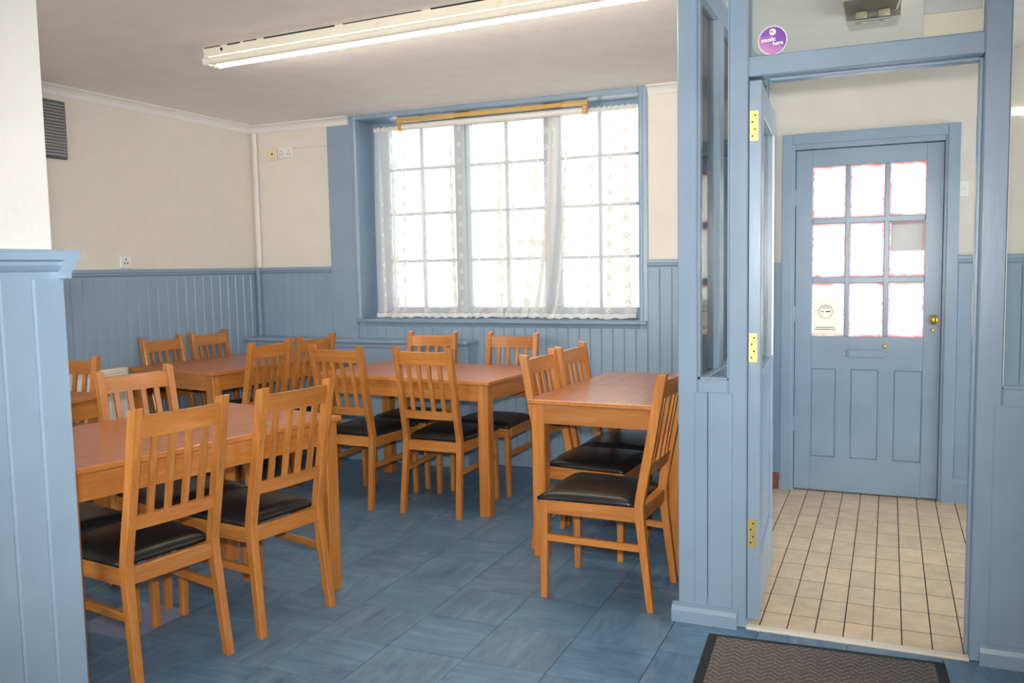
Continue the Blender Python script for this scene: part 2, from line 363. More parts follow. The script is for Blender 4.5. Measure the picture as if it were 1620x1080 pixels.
part('dado_rail', 'blue_paint', wl, lambda bm: prism(bm, [(XL+p, q) for p, q in rail_prof(DADO, 1)], 'y', 1.0, W))
boards(ws, 'y', 1.354-8*BW, 1.354, BW, .10, 1.36, PX-.018, 1)
boards(ws, 'y', 1.354-30*BW, 1.354-8*BW, BW, .10, 1.36, PX-.018, 1)
part('end_board', 'blue_paint', ws, lambda bm: box(bm, PX-.345, PX-.006, 1.338, 1.354, 0, 1.36), .002)
part('dado_rail', 'blue_paint', ws, lambda bm: (prism(bm, [(PX-.018+p*1.15, q+.022) for p, q in rail_prof(DADO, 1, .062)], 'y', YB, 1.372),
     prism(bm, [(1.338+p*1.15, q+.022) for p, q in rail_prof(DADO, 1, .062)], 'x', PX-.345, PX+.0215)))
SK = lambda d, h: [(0, 0), (d, 0), (d, h-.03), (d*.8, h-.022), (d*.8, h-.016), (d*.45, h-.006), (0, h)]
struct('baseboard_back', 'blue skirting board under the window', 'blue_paint', lambda bm: prism(bm, [(W-p, q) for p, q in SK(.022, .115)], 'x', -2.60, PL))
struct('baseboard_left', 'blue skirting board', 'blue_paint', lambda bm: prism(bm, [(XL+p, q) for p, q in SK(.022, .115)], 'y', 2.6, W))
struct('baseboard_stub', 'blue skirting board', 'blue_paint', lambda bm: prism(bm, [(PX-.018+p, q) for p, q in SK(.03, .13)], 'y', YB, 1.37))
cov = [(0, H), (0, H-.055), (.006, H-.055), (.012, H-.046), (.020, H-.030), (.034, H-.016), (.048, H-.010), (.056, H-.006), (.056, H)]
struct('trim_2', 'white coved cornice along the left wall', 'white_gloss', lambda bm: prism(bm, [(XL+p, q) for p, q in cov], 'y', .9, W))
struct('trim_3', 'white coved cornice above the wall socket', 'white_gloss', lambda bm: prism(bm, [(W-p, q) for p, q in cov], 'x', XL, -3.588))
struct('trim_4', 'white coved cornice between window and porch', 'white_gloss', lambda bm: prism(bm, [(W-p, q) for p, q in cov], 'x', -1.390, PL))
struct('trim_5', 'flat blue board beside the window architrave', 'blue_paint', lambda bm: box(bm, -3.772, -3.552, W-.018, W, .86, H-.056), .002)

# ------------------------------------------------------------------ window
win = struct('window_1', 'wide blue casement window of three lights in a deep reveal')
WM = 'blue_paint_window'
arch = lambda s: [(0, 0), (0, .022), (.012, .028), (.030, .028), (.036, .020), (.060, .016), (.068, .010), (.068, 0)]
part('architrave', 'blue_paint', win, lambda bm: prism(bm, [(WX0-.002-p*.95, W-q) for p, q in arch(1)], 'z', WZ0-.01, H), 0)
part('architrave', 'blue_paint', win, lambda bm: prism(bm, [(WX1+.002+p*.82, W-q) for p, q in arch(1)], 'z', WZ0-.035, H), 0)
part('architrave', 'blue_paint', win, lambda bm: prism(bm, [(W-.026, WZ1), (W-.026, H), (W, H), (W, WZ1)], 'x', WX0, WX1), .002)
RV = .20
bpart('reveal', WM, win, WX0-.012, WX0+.002, W-.002, W+RV+.05, WZ0, WZ1)
bpart('reveal', WM, win, WX1-.002, WX1+.012, W-.002, W+RV+.05, WZ0, WZ1)
bpart('reveal', WM, win, WX0, WX1, W-.002, W+RV+.05, WZ1-.003, WZ1+.01)
part('window_sill', WM, win, lambda bm: prism(bm, [(W-.045, .972), (W-.052, .980), (W-.052, .992), (W-.044, 1.0), (W+RV+.04, 1.0), (W+RV+.04, .972)], 'x', WX0-.03, WX1+.052))
part('sill_apron', 'blue_paint', win, lambda bm: prism(bm, [(W-.022, .972), (W-.016, .948), (W-.006, .944), (W, .944), (W, .972)], 'x', WX0+.03, WX1+.05))
y0, y1 = W+RV, W+RV+.06
for a, b in ((WX0, -3.385), (-2.842, -2.728), (-2.164, -2.042), (-1.500, WX1)): bpart('mullion', WM, win, a, b, y0-.01, y1, 1.0, WZ1, bevel=.004)
bpart('head_rail', WM, win, WX0, WX1, y0-.008, y1-.002, 2.385, WZ1, bevel=.003)
bpart('bottom_rail', WM, win, WX0, WX1, y0-.014, y1-.004, 1.0, 1.075, bevel=.003)
RZ = (1.078, 1.411, 1.753, 2.076, 2.386)
for a, b in ((-3.385, -2.842), (-2.728, -2.164), (-2.042, -1.500)):
    m = (a+b)/2; bpart('glazing_bar', WM, win, m-.010, m+.010, y0, y0+.03, 1.07, 2.39, bevel=.003)
    for z in RZ[1:-1]: bpart('glazing_bar', WM, win, a-.005, b+.005, y0+.003, y0+.032, z-.010, z+.010, bevel=.003)
    for u0, u1 in ((a, m), (m, b)):
        for z0, z1 in zip(RZ, RZ[1:]): bpart('pane', 'clear_glass', win, u0+.004, u1-.004, y0+.016, y0+.020, z0-.004, z1+.004)

# ------------------------------------------------------------------ net curtains, wire, blind
def curtain(label, x0, x1, yc, folds, lean, seed):
    """folds: (place 0..1, share of the width gathered, overlap in m); the cloth doubles back on itself there"""
    rnd = random.Random(seed); nx, nz = 260, 48; zt, zb = 2.352, 1.004
    ph = [rnd.uniform(0, 6.28) for _ in range(4)]; vs_, fs, uvs = [], [], []
    for j in range(nz+1):
        t = j/nz
        for i in range(nx+1):
            u = i/nx; x = x0+(x1-x0)*u; y = yc+.006*math.sin(9*u+ph[0])+.010*t*math.sin(21*u+ph[1]+t)+.004*math.sin(47*u+ph[2]+1.5*t)
            for q, (c, wd, s) in enumerate(folds):
                a = (u-c-.02*math.sin(2.3*t+q))/wd
                if abs(a) < .5:
                    x -= 1.3*s*math.sin(2*math.pi*a)*(.45+.55*min(1, t*3)); y += .55*s*(1+math.cos(2*math.pi*a))*(.5-(q % 2))*(.4+.6*min(1, t*3))
            x += lean(u, t); z = zt+(zb-zt)*t
            if t > .95: k_ = (t-.95)/.05; y -= .045*k_*(1+.6*math.sin(14*u+ph[3])); z += .010*k_*abs(math.sin(33*u+ph[2]))
            vs_.append((x, y, max(z, zb))); uvs.append((u*(x1-x0)*1.25, (1-t)*(zt-zb)))
    for j in range(nz):
        for i in range(nx): a = j*(nx+1)+i; fs.append((a, a+1, a+nx+2, a+nx+1))
    me = bpy.data.meshes.new('net_curtain'); me.from_pydata(vs_, [], fs); ul = me.uv_layers.new(name='UVMap')
    for p in me.polygons:
        p.use_smooth = True
        for li in p.loop_indices: ul.data[li].uv = uvs[me.loops[li].vertex_index]
    o = put('net_curtain', me, 'net'); tag(o, label, 'curtain', 'net curtains at the window')
    part('heading', 'net_hem', o, lambda bm: [box(bm, x0+(x1-x0)*q/60, x0+(x1-x0)*(q+.85)/60, yc-.004+.004*(q % 3), yc+.001+.004*(q % 3), 2.340, 2.364+.003*(q % 4)) for q in range(60)])
    return o
curtain('sheer white net curtain with spiral motifs hanging nearest the flat blue board', -3.435, -2.70, W+.086, [(.05, .09, .025), (.22, .10, .028), (.33, .08, .022), (.55, .05, .012), (.86, .08, .02)], lambda u, t: -.012*math.sin(3*t)*(1-u), 3)
curtain('sheer white net curtain with spiral motifs covering the middle window light', -2.72, -2.04, W+.140, [(.10, .06, .014), (.36, .12, .03), (.52, .08, .022), (.80, .10, .028), (.93, .10, .026)], lambda u, t: -.16*t*t*max(0, u-.35)/.65, 5)
curtain('sheer white net curtain with spiral motifs hanging nearest the glazed porch', -2.09, -1.490, W+.086, [(.06, .10, .026), (.20, .08, .02), (.50, .06, .016), (.72, .08, .02), (.90, .12, .03)], lambda u, t: -.13*t*t*(1-u)**2, 8)
o = thing('curtain_wire', 'thin white curtain wire stretched across the window reveal', 'wire')
part('wire', 'white_plastic', o, lambda bm: tube(bm, (-3.44, W+.112, 2.354), (-1.484, W+.112, 2.354), .004, 8))
for x in (-3.442, -1.482): part('hook', 'white_plastic', o, lambda bm: tube(bm, (x, W+.098, 2.354), (x, W+.192, 2.354), .004, 8))
o = thing('roller_blind', 'rolled-up white roller blind under a yellow pine batten above the window', 'blind')
part('batten', 'pine', o, lambda bm: box(bm, -3.215, -1.795, W+.030, W+.058, 2.383, 2.411), .003)
part('roller', 'white_plastic', o, lambda bm: tube(bm, (-3.17, W+.045, 2.350), (-1.83, W+.045, 2.350), .021, 18), smooth=False)
for x in (-3.185, -1.815):
    part('bracket', 'pine', o, lambda bm: (box(bm, x-.014, x+.014, W+.022, W+.064, 2.325, 2.380),), .003)
part('knob', 'brass_worn', o, lambda bm: lathe(bm, [(.004, 0), (.008, .002), (.008, .006), (.002, .008)], (-1.96, W+.030, 2.394), (0, -1, 0), 10))

# ------------------------------------------------------------------ boxed ledge under the window
lg = thing('boxed_ledge', 'blue painted boxed-in pipe ledge with lipped top under the window', 'ledge', (0, 0, 0))
bpart('top_board', 'blue_paint', lg, XL+.02, -2.585, 5.165, W-.014, .838, .862, bevel=.005)
bpart('front_panel', 'blue_paint', lg, XL+.02, -2.61, 5.20, 5.215, .10, .838)
bpart('end_panel', 'blue_paint', lg, -2.61, -2.595, 5.20, W-.014, 0, .838, bevel=.002)
bpart('edge_moulding', 'blue_paint', lg, XL+.02, -2.60, 5.188, 5.20, .806, .838, bevel=.004)
part('plinth', 'blue_paint', lg, lambda bm: prism(bm, [(5.20-p+.0, q) for p, q in SK(.018, .13)]+[], 'x', XL+.02, -2.593))
bpart('lower_rail', 'blue_paint', lg, XL+.02, -2.61, 5.193, 5.20, .60, .64, bevel=.002)

# ------------------------------------------------------------------ glazed porch partition
pt = struct('wall_partition', 'light blue timber and glass partition around the porch doorway')
def B(name, *b, bevel=.004, mat='blue_paint'): return bpart(name, mat, pt, *b, bevel=bevel)
Pb = P+.095
B('post', PL, -.647, P, Pb, 0, H); B('post', -.534, -.4665, P, Pb, 0, H)
B('post', .2677, .343, P, Pb, 0, H)
B('door_head', -.4665, .2677, P, Pb, 2.002, 2.072)
B('top_rail', -.647, -.534, P, Pb, 2.40, H); B('top_rail', -.4665, .2677, P, Pb, 2.40, H); B('top_rail', .343, 1.2, P, Pb, 2.40, H)
B('mid_rail', -.647, -.534, P+.001, Pb, .875, .925); B('mid_rail', .343, 1.2, P+.001, Pb, .865, .928)
B('bottom_rail', -.647, -.534, P+.001, Pb, 0, .10); B('bottom_rail', .343, 1.2, P+.001, Pb, 0, .10)
for a, b in ((-.659, -.608), (-.608, -.516)): B('panel_board', a+.0012, b-.0012, P-.0045, P+.03, .068, .878, bevel=.003)
for a, b in ((.319, .43), (.43, .541), (.541, .652), (.652, .763)): B('panel_board', a+.0012, b-.0012, P-.0045, P+.03, .068, .872, bevel=.003)
for a, b in ((-.647, -.534),): 
    bpart('pane', 'clear_glass', pt, a, b, P+.045, P+.049, .925, 2.40)
    for x in (a, b-.007): bpart('glazing_bead', 'blue_paint', pt, x, x+.007, P+.02, P+.06, .925, 2.40)
    bpart('glazing_bead', 'blue_paint', pt, a, b, P+.02, P+.06, .925, .932)
bpart('pane', 'clear_glass', pt, .343, 1.2, P+.045, P+.049, .928, 2.40)
bpart('glazing_bead', 'white_gloss', pt, .343, .347, P+.02, P+.06, .928, 2.40); bpart('glazing_bead', 'blue_paint', pt, .343, 1.2, P+.02, P+.06, .928, .934)
bpart('pane', 'clear_glass', pt, -.4665, .2677, P+.045, P+.049, 2.072, 2.40)
bpart('stop', 'blue_paint', pt, -.4665, -.4655, P+.05, Pb, 0, 2.0)
bpart('stop', 'blue_paint', pt, .2557, .2677, P+.05, Pb, .004, 2.0, bevel=.002); bpart('stop', 'blue_paint', pt, -.4, .2557, P+.05, Pb, 1.99, 2.002, bevel=.002)
def skirt(name, x0, x1, lr, rr):
    def fn(bm):
        prism(bm, [(P-p, q) for p, q in [(0, 0), (.028, 0), (.028, .045), (.020, .060), (0, .070)]], 'x', x0, x1)
        if lr: prism(bm, [(PL-p, q) for p, q in [(0, 0), (.021, 0), (.021, .045), (.014, .060), (0, .070)]], 'y', P, P+.1)
    return part(name, 'blue_paint', pt, fn)
skirt('skirting', PL-.021, -.497, True, False); skirt('skirting', .296, 1.2, False, False)
# side of the porch
ps = struct('wall_partition_side', 'blue glazed side of the porch next to the seamed table')
def S(name, *b, bevel=.003, mat='blue_paint'): return bpart(name, mat, ps, *b, bevel=bevel)
S('bottom_panel', PL+.008, PR-.008, Pb, W, 0, .85); S('mid_rail', PL+.002, PR-.002, Pb, W, .85, .90); S('top_rail', PL+.002, PR-.002, Pb, W, 2.36, H)
for a, b in ((Pb, 3.36), (3.74, 3.84), (4.50, 4.60), (5.24, W)): S('post', PL+.002, PR-.002, a, b, .9, 2.36)
for a, b in ((3.36, 3.74), (3.84, 4.50), (4.60, 5.24)): S('pane', -.692, -.688, a, b, .90, 2.36, bevel=0, mat='clear_glass')
boards(ps, 'y', 3.30, 5.30, BW, .10, .85, PR-.010, 1)

# ------------------------------------------------------------------ open inner door (hinged on the partition)
d2 = struct('door_2', 'half-glazed blue inner door standing open into the porch', loc=(-.4645, P+.004, 0))
d2.rotation_euler = (0, 0, math.radians(3.2))
LT, LW = .044, .725
def L(name, *b, bevel=.003, mat='blue_paint', par=None): return bpart(name, mat, par or d2, *b, bevel=bevel)
L('stile', 0, LT, 0, .095, .035, 1.99); L('stile', 0, LT, LW-.095, LW, .035, 1.99)
L('top_rail', .001, LT-.001, .095, LW-.095, 1.88, 1.99); L('lock_rail', .001, LT-.001, .095, LW-.095, .84, .95); L('bottom_rail', .001, LT-.001, .095, LW-.095, .035, .25)
L('panel', .012, LT-.012, .095, LW-.095, .25, .84); L('pane', .020, .024, .095, LW-.095, .95, 1.88, bevel=0, mat='clear_glass')
for z0, z1 in ((1.95-.17, 1.885),): pass
for zc in (1.833, 1.046, .363):
    hg = L('hinge', .003, .032, -.0016, .001, zc-.052, zc+.052, bevel=0, mat='brass_worn')
    for q, (dx, dz) in enumerate(((.012, -.036), (.021, -.013), (.012, .013), (.021, .036))):
        part('screw', 'dark_hole', hg, lambda bm: lathe(bm, [(.0036, 0), (.0036, .0012)], (dx, -.0016, zc+dz), (0, -1, 0), 8))
L('glazing_bead', LT-.004, LT+.004, .09, LW-.09, .945, .957, bevel=.001); L('glazing_bead', LT-.004, LT+.004, LW-.10, LW-.088, .95, 1.88, bevel=.001, mat='white_gloss')

# ------------------------------------------------------------------ front door
d1 = struct('door_1', 'blue nine-light front door with brass knob')
def K(name, *b, bevel=.003, mat='blue_paint', par=None): return bpart(name, mat, par or d1, *b, bevel=bevel)
K('architrave', -.581, -.522, D-.004, D+.034, 0, 2.082); K('architrave', .280, .3405, D-.004, D+.034, 0, 2.082); K('architrave', -.522, .280, D-.004, D+.034, 2.022, 2.082)
K('frame', -.530, -.508, D+.004, D+.12, 0, 2.03, bevel=.002); K('frame', .266, .288, D+.004, D+.12, 0, 2.03, bevel=.002); K('frame', -.508, .266, D+.004, D+.12, 1.992, 2.03, bevel=.002)
ya, yb = D+.020, D+.064
PXS = ((-.413, -.236), (-.211, -.032), (-.005, .177)); PZS = ((.920, 1.226), (1.262, 1.566), (1.600, 1.892))
K('stile', -.505, PXS[0][0], ya, yb, .012, 1.988, bevel=.002); K('stile', PXS[2][1], .263, ya, yb, .012, 1.988, bevel=.002)
K('top_rail', PXS[0][0], PXS[2][1], ya, yb, PZS[2][1], 1.988, bevel=0); K('lock_rail', PXS[0][0], PXS[2][1], ya, yb, .732, PZS[0][0], bevel=0); K('bottom_rail', PXS[0][0], PXS[2][1], ya, yb, .012, .211, bevel=0)
for a, b in ((PXS[0][1], PXS[1][0]), (PXS[1][1], PXS[2][0])): K('glazing_bar', a, b, ya-.001, yb, PZS[0][0], PZS[2][1], bevel=.004)
for a, b in ((PZS[0][1], PZS[1][0]), (PZS[1][1], PZS[2][0])): K('glazing_bar', PXS[0][0], PXS[2][1], ya, yb-.002, a, b, bevel=.004)
for a, b in PXS:
    for z0, z1 in PZS: K('pane', a-.003, b+.003, ya+.020, ya+.024, z0-.003, z1+.003, bevel=0, mat='whitewashed_glass')
LPX = ((-.420, -.276), (-.197, -.049), (.031, .179))
for a, b in ((-.413, LPX[0][0]+.0), (LPX[0][1], LPX[1][0]), (LPX[1][1], LPX[2][0])):
    if b-a > .01: K('muntin', a, b, ya, yb, .211, .732, bevel=0)
for a, b in LPX:
    a, b = max(a, -.413), min(b, .177)
    K('panel_backing', a, b, ya+.014, yb-.007, .211, .732, bevel=0); K('panel', a+.005, b-.005, ya+.0015, ya+.014, .216, .727, bevel=.002)
K('door_stop', -.53, -.490, yb+.001, yb+.02, 0, 2.03, bevel=0); K('door_stop', .248, .288, yb+.001, yb+.02, 0, 2.03, bevel=0); K('door_stop', -.49, .248, yb+.001, yb+.02, 1.97, 2.03, bevel=0)
K('weather_bar', -.50, .26, yb-.01, yb+.02, 0, .011, bevel=0)
kn = part('knob', 'brass', d1, lambda bm: lathe(bm, [(.026, 0), (.026, .003), (.010, .006), (.010, .022), (.019, .030), (.025, .040), (.023, .052), (.012, .058)], (.226, ya, 1.020), (0, -1, 0), 24), smooth=True)
part('keyhole_cover', 'brass_worn', d1, lambda bm: lathe(bm, [(.011, 0), (.010, .004), (.004, .006)], (.225, ya, .962), (0, -1, 0), 14))
part('lock_cylinder', 'brass_worn', d1, lambda bm: lathe(bm, [(.013, 0), (.012, .005), (.005, .007)], (-.017, ya, .868), (0, -1, 0), 14))
lb = K('letterbox', -.215, -.025, ya-.008, ya, .800, .848, bevel=.002); K('flap', -.205, -.035, ya-.011, ya-.008, .806, .842, bevel=.001, par=lb)
part('screw', 'steel', lb, lambda bm: lathe(bm, [(.007, 0), (.005, .004)], (-.232, ya, .822), (0, -1, 0), 10)); part('screw', 'steel', lb, lambda bm: lathe(bm, [(.007, 0), (.005, .004)], (-.010, ya, .822), (0, -1, 0), 10))
for z in (.40, 1.05, 1.72): K('hinge', -.512, -.504, ya-.008, ya+.002, z-.045, z+.045, bevel=.002, mat='blue_paint')
# boarding either side of the door
boards(wp, 'x', .3405, 1.2, BW, .13, DADO-.055, D+.03, -1)
part('dado_rail', 'blue_paint', wp, lambda bm: prism(bm, [(D+.03-p, q-.012) for p, q in rail_prof(DADO, 1)], 'x', .3405, 1.2))
bpart('board', 'blue_paint', wp, PR, -.581, D+.014, D+.03, .05, 1.348)
bpart('chipped_patch', 'chipped_brick', wp, PR, -.590, D+.005, D+.03, 0, .10, bevel=.006)
struct('baseboard_porch', 'blue skirting board beside the front door', 'blue_paint', lambda bm: prism(bm, [(D+.03-p, q) for p, q in SK(.026, .14)], 'x', .3405, 1.2))

# ------------------------------------------------------------------ tables
def table(label, cx, cy, lx, ly, h, deg, grain, seam=False):
    t = thing('dining_table', label, 'table', (cx, cy, 0), math.radians(deg), 'beech dining tables')
    tt = 'table_top' if grain == 'y' else 'table_top_x'; g = .0016
    spans = ((-ly/2, -g), (g, ly/2)) if seam else ((-ly/2, ly/2),)
    for a, b in spans: bpart('table_top', tt, t, -lx/2, lx/2, a, b, h-.022, h, bevel=.003)
    part('edge_band', 'beech_y', t, lambda bm: (box(bm, -lx/2-.0012, -lx/2+.001, -ly/2+.003, ly/2-.003, h-.019, h-.003), box(bm, lx/2-.001, lx/2+.0012, -ly/2+.003, ly/2-.003, h-.019, h-.003),
        box(bm, -lx/2+.003, lx/2-.003, -ly/2-.0012, -ly/2+.001, h-.019, h-.003), box(bm, -lx/2+.003, lx/2-.003, ly/2-.001, ly/2+.0012, h-.019, h-.003)))
    q = .014; s = .064; za, zb = h-.112, h-.022
    for sx in (-1, 1):
        for sy in (-1, 1):
            x0, yy0 = sx*(lx/2-q), sy*(ly/2-q); x1, yy1 = x0-sx*s, yy0-sy*s
            bpart('leg', 'beech_z', t, min(x0, x1), max(x0, x1), min(yy0, yy1), max(yy0, yy1), 0, zb, bevel=.004)
    for sy in (-1, 1): y = sy*(ly/2-q-.004); bpart('apron', 'beech_x', t, -lx/2+q+s, lx/2-q-s, min(y, y-sy*.022), max(y, y-sy*.022), za, zb)
    for sx in (-1, 1): x = sx*(lx/2-q-.004); bpart('apron', 'beech_y', t, min(x, x-sx*.022), max(x, x-sx*.022), -ly/2+q+s, ly/2-q-s, za, zb)
    return t
table('beech dining table beside the blue wall end, two chairs along its open side', -2.602, 2.504, .78, 1.2, .746, -11.5, 'y')
table('beech dining table set square under the window with four chairs', -2.525, 4.563, 1.2, .75, .746, -3.8, 'x')
table('beech dining table with a seam across its top, next to the glazed porch', -1.130, 4.198, .74, 1.12, .746, -2.4, 'y', True)
table('beech dining table in the far corner against the boarded walls', -3.900, 4.478, .77, 1.10, .775, -7.5, 'y')
table('beech dining table mostly hidden behind the blue wall end, near the radiator', -3.883, 2.573, .75, 1.10, .76, 10, 'y')

# ------------------------------------------------------------------ chairs
def make_chair():
    r = thing('dining_chair', 'x', 'chair', group='beech slat-back dining chairs')
    Y = lambda d: .23-d
    for s in (-1, 1):
        xo = s*.195
        part('leg', 'beech_z', r, lambda bm: hexa(bm, [(xo-s*.005-.013, Y(.030), 0), (xo-s*.005+.013, Y(.030), 0), (xo-s*.005+.013, Y(.003), 0), (xo-s*.005-.013, Y(.003), 0)],
             [(xo-s*.012-.014, Y(.036), .412), (xo-s*.012+.014, Y(.036), .412), (xo-s*.012+.014, Y(0), .412), (xo-s*.012-.014, Y(0), .412)]), .002)
    fr = [(.447, 0), (.399, .36), (.395, .41), (.404, .47), (.446, .69), (.486, .930)]
    bk = [(.473, 0), (.434, .36), (.432, .42), (.441, .47), (.483, .69), (.526, .937)]
    for s in (-1, 1):
        def fn(bm):
            xs = lambda z: s*(.166+.010*(1-min(z, .4)/.4)-.002*(z > .5))
            pr = [(Y(a), z) for a, z in fr]+[(Y(a), z) for a, z in reversed(bk)]; n = len(fr); rows = []
            for (a, z), (b, z2) in zip(fr, bk):
                rows.append([bm.verts.new((xs(z)-.0155, Y(a), z)), bm.verts.new((xs(z)+.0155, Y(a), z)), bm.verts.new((xs(z2)+.0155, Y(b), z2)), bm.verts.new((xs(z2)-.0155, Y(b), z2))])
            for A, Bq in zip(rows, rows[1:]):
                for i in range(4): bm.faces.new((A[i], A[(i+1) % 4], Bq[(i+1) % 4], Bq[i]))
            bm.faces.new(rows[0][::-1]); bm.faces.new(rows[-1])
        part('back_post', 'beech_z', r, fn, .0018)
    # seat frame
    bpart('seat_rail', 'beech_x', r, -.172, .172, Y(.030), Y(.006), .352, .409, bevel=.002)
    bpart('seat_rail', 'beech_x', r, -.152, .152, Y(.426), Y(.404), .352, .409, bevel=.002)
    for s in (-1, 1):
        part('seat_rail', 'beech_y', r, lambda bm: hexa(bm, [(s*.192-.010, Y(.034), .355), (s*.192+.008, Y(.034), .355), (s*.170+.008, Y(.402), .350), (s*.170-.010, Y(.402), .350)],
             [(s*.192-.010, Y(.034), .410), (s*.192+.008, Y(.034), .410), (s*.170+.008, Y(.402), .408), (s*.170-.010, Y(.402), .408)]), .0018)
        part('stretcher', 'beech_y', r, lambda bm: hexa(bm, [(s*.188-.009, Y(.030), .240), (s*.188+.009, Y(.030), .240), (s*.170+.009, Y(.420), .232), (s*.170-.009, Y(.420), .232)],
             [(s*.188-.009, Y(.030), .268), (s*.188+.009, Y(.030), .268), (s*.170+.009, Y(.414), .260), (s*.170-.009, Y(.414), .260)]), .0018)
    # cushion
    def cushion(bm):
        n = 14; top = {}; bot = {}
        for i in range(n+1):
            for j in range(n+1):
                u, t = i/n*2-1, j/n; hw = .207-.026*t
                d = -.008+.402*t
                e = (1-abs(u)**5)*(1-abs(2*t-1)**6)
                rnd = .985+.015*min(1, e*3)
                top[i, j] = bm.verts.new((u*hw*rnd, Y(d), .420+.020*min(1, e*2.2)+.016*(1-u*u)*(1-(2*t-1)**2)))
                if i in (0, n) or j in (0, n): bot[i, j] = bm.verts.new((u*(hw-.005), Y(d+(.004 if j == 0 else (-.002 if j == n else 0))), .409))
        for i in range(n):
            for j in range(n): bm.faces.new((top[i, j], top[i+1, j], top[i+1, j+1], top[i, j+1]))
        ring = [(i, 0) for i in range(n)]+[(n, j) for j in range(n)]+[(i, n) for i in range(n, 0, -1)]+[(0, j) for j in range(n, 0, -1)]
        for a, b in zip(ring, ring[1:]+ring[:1]): bm.faces.new((top[b], top[a], bot[a], bot[b]))
        bm.faces.new([bot[q] for q in ring])
    part('seat', 'leather', r, cushion, smooth=True)
    # back
    def curved(zlo, zhi, dlo, dhi, bow, th):
        def fn(bm):
            n = 8; rows = []
            for i in range(n+1):
                x = -.151+.302*i/n; c = bow*(1-(2*i/n-1)**2)
                rows.append([bm.verts.new((x, Y(dlo+c), zlo)), bm.verts.new((x, Y(dlo+c+th), zlo)), bm.verts.new((x, Y(dhi+c+th), zhi)), bm.verts.new((x, Y(dhi+c), zhi))])
            for A, Bq in zip(rows, rows[1:]):
                for i in range(4): bm.faces.new((A[i], A[(i+1) % 4], Bq[(i+1) % 4], Bq[i]))
            bm.faces.new(rows[0][::-1]); bm.faces.new(rows[-1])
        return fn
    part('top_rail', 'beech_x', r, curved(.838, .908, .480, .492, .010, .020))
    part('lower_rail', 'beech_x', r, curved(.534, .580, .424, .432, .008, .020))
    for x in (-.096, -.032, .032, .096):
        c = .009*(1-(x/.151)**2)
        part('slat', 'beech_z', r, lambda bm: hexa(bm, [(x-.0115, Y(.447+c), .572), (x+.0115, Y(.447+c), .572), (x+.0115, Y(.436+c), .572), (x-.0115, Y(.436+c), .572)],
             [(x-.0115, Y(.499+c), .846), (x+.0115, Y(.499+c), .846), (x+.0115, Y(.487+c), .846), (x-.0115, Y(.487+c), .846)]))
    return r
proto = make_chair(); first = True
def chair(label, x, y, heading, sc=1.):
    """heading: direction the chair faces, degrees from +x"""
    global first
    o = proto if first else copy_tree(proto); first = False
    o.location = (x, y, 0); o.rotation_euler = (0, 0, math.radians(heading-90)); o.scale = (sc, sc, sc); o['label'] = label
    return o
chair('beech slat-back chair standing sideways at the end of the seamed table, by the porch', -1.057, 3.405, 178)
chair('beech slat-back chair tucked under the seamed table, nearer its open end', -1.310, 3.945, -3)
chair('beech slat-back chair tucked under the seamed table, nearer the window wall', -1.290, 4.365, -3)
chair('beech slat-back chair on the room side of the window table, nearer the corner table', -2.825, 4.318, 86.5)
chair('beech slat-back chair on the room side of the window table, next to its front leg', -2.285, 4.322, 89)
chair('beech slat-back chair between window table and boxed ledge', -2.790, 4.822, 272)
chair('beech slat-back chair between window table and bare boarding beyond the ledge end', -2.225, 4.828, 268)
chair('beech slat-back chair between the left boarding and corner table, nearer the radiator', -4.156, 4.345, 1.5, 1.005)
chair('beech slat-back chair between the left boarding and corner table, nearer the room corner', -4.152, 4.775, 1.5, 1.01)
chair('beech slat-back chair on the open side of the corner table, nearer its free end', -3.662, 4.166, 178.5, 1.012)
chair('beech slat-back chair on the open side of the corner table, nearer the ledge', -3.640, 4.590, 177, 1.012)
chair('beech slat-back chair by the blue wall end, facing the front table', -2.390, 2.190, 170)
chair('beech slat-back chair facing the front table next to its exposed corner leg', -2.308, 2.690, 170)
chair('beech slat-back chair tucked under the far side of the front table, back showing', -2.826, 2.800, -13)
chair('beech chair behind the blue wall end, only seat and legs showing under the front table', -2.915, 2.270, -13)
chair('beech slat-back chair in front of the radiator at the half-hidden table', -3.962, 3.017, 280, .99)

# ------------------------------------------------------------------ ceiling lights
def batten(label, x0, x1, y, lit=(1,)):
    o = thing('fluorescent_light', label, 'ceiling light', ((x0+x1)/2, y, H), 0, 'twin tube ceiling battens'); h = (x1-x0)/2
    part('casing', 'cream_metal', o, lambda bm: prism(bm, [(-.045, 0), (-.038, -.042), (.038, -.042), (.045, 0)], 'x', -h, h), .002)
    for q, yy in enumerate((-.033, .033)):
        part('tube', 'lit_tube' if q in lit else 'unlit_tube', o, lambda bm: tube(bm, (-h+.03, yy, -.064), (h-.03, yy, -.064), .0185, 14))
        for s in (-1, 1):
            part('lampholder', 'white_plastic', o, lambda bm: (tube(bm, (s*(h-.032), yy, -.064), (s*(h-.004), yy, -.064), .022, 14), box(bm, s*(h-.018)-.012, s*(h-.018)+.012, yy-.012, yy+.012, -.050, -.036)))
    for s in (-.62, -.1, .42): part('clip', 'cream_metal', o, lambda bm: box(bm, s*h-.008, s*h+.008, -.052, -.046, -.045, -.02))
    part('peeled_gap', 'dark_hole', o, lambda bm: [box(bm, a*h, b*h, -.0465, -.044, -.004-.002*(i % 2), 0) for i, (a, b) in enumerate(((-.99, -.90), (-.86, -.79), (-.77, -.70), (-.66, -.30), (-.26, .1), (.14, .5)))])
    part('screw_hole', 'dark_hole', o, lambda bm: lathe(bm, [(.008, 0), (.008, .001)], (-h+.12, -.0425, -.018), (0, -1, -.16), 10))
    return o
bt = batten('long twin-tube ceiling batten in front of the window, one tube lit', -3.11, -.81, 3.39, (1,)); bt.rotation_euler = (0, 0, math.radians(-3))
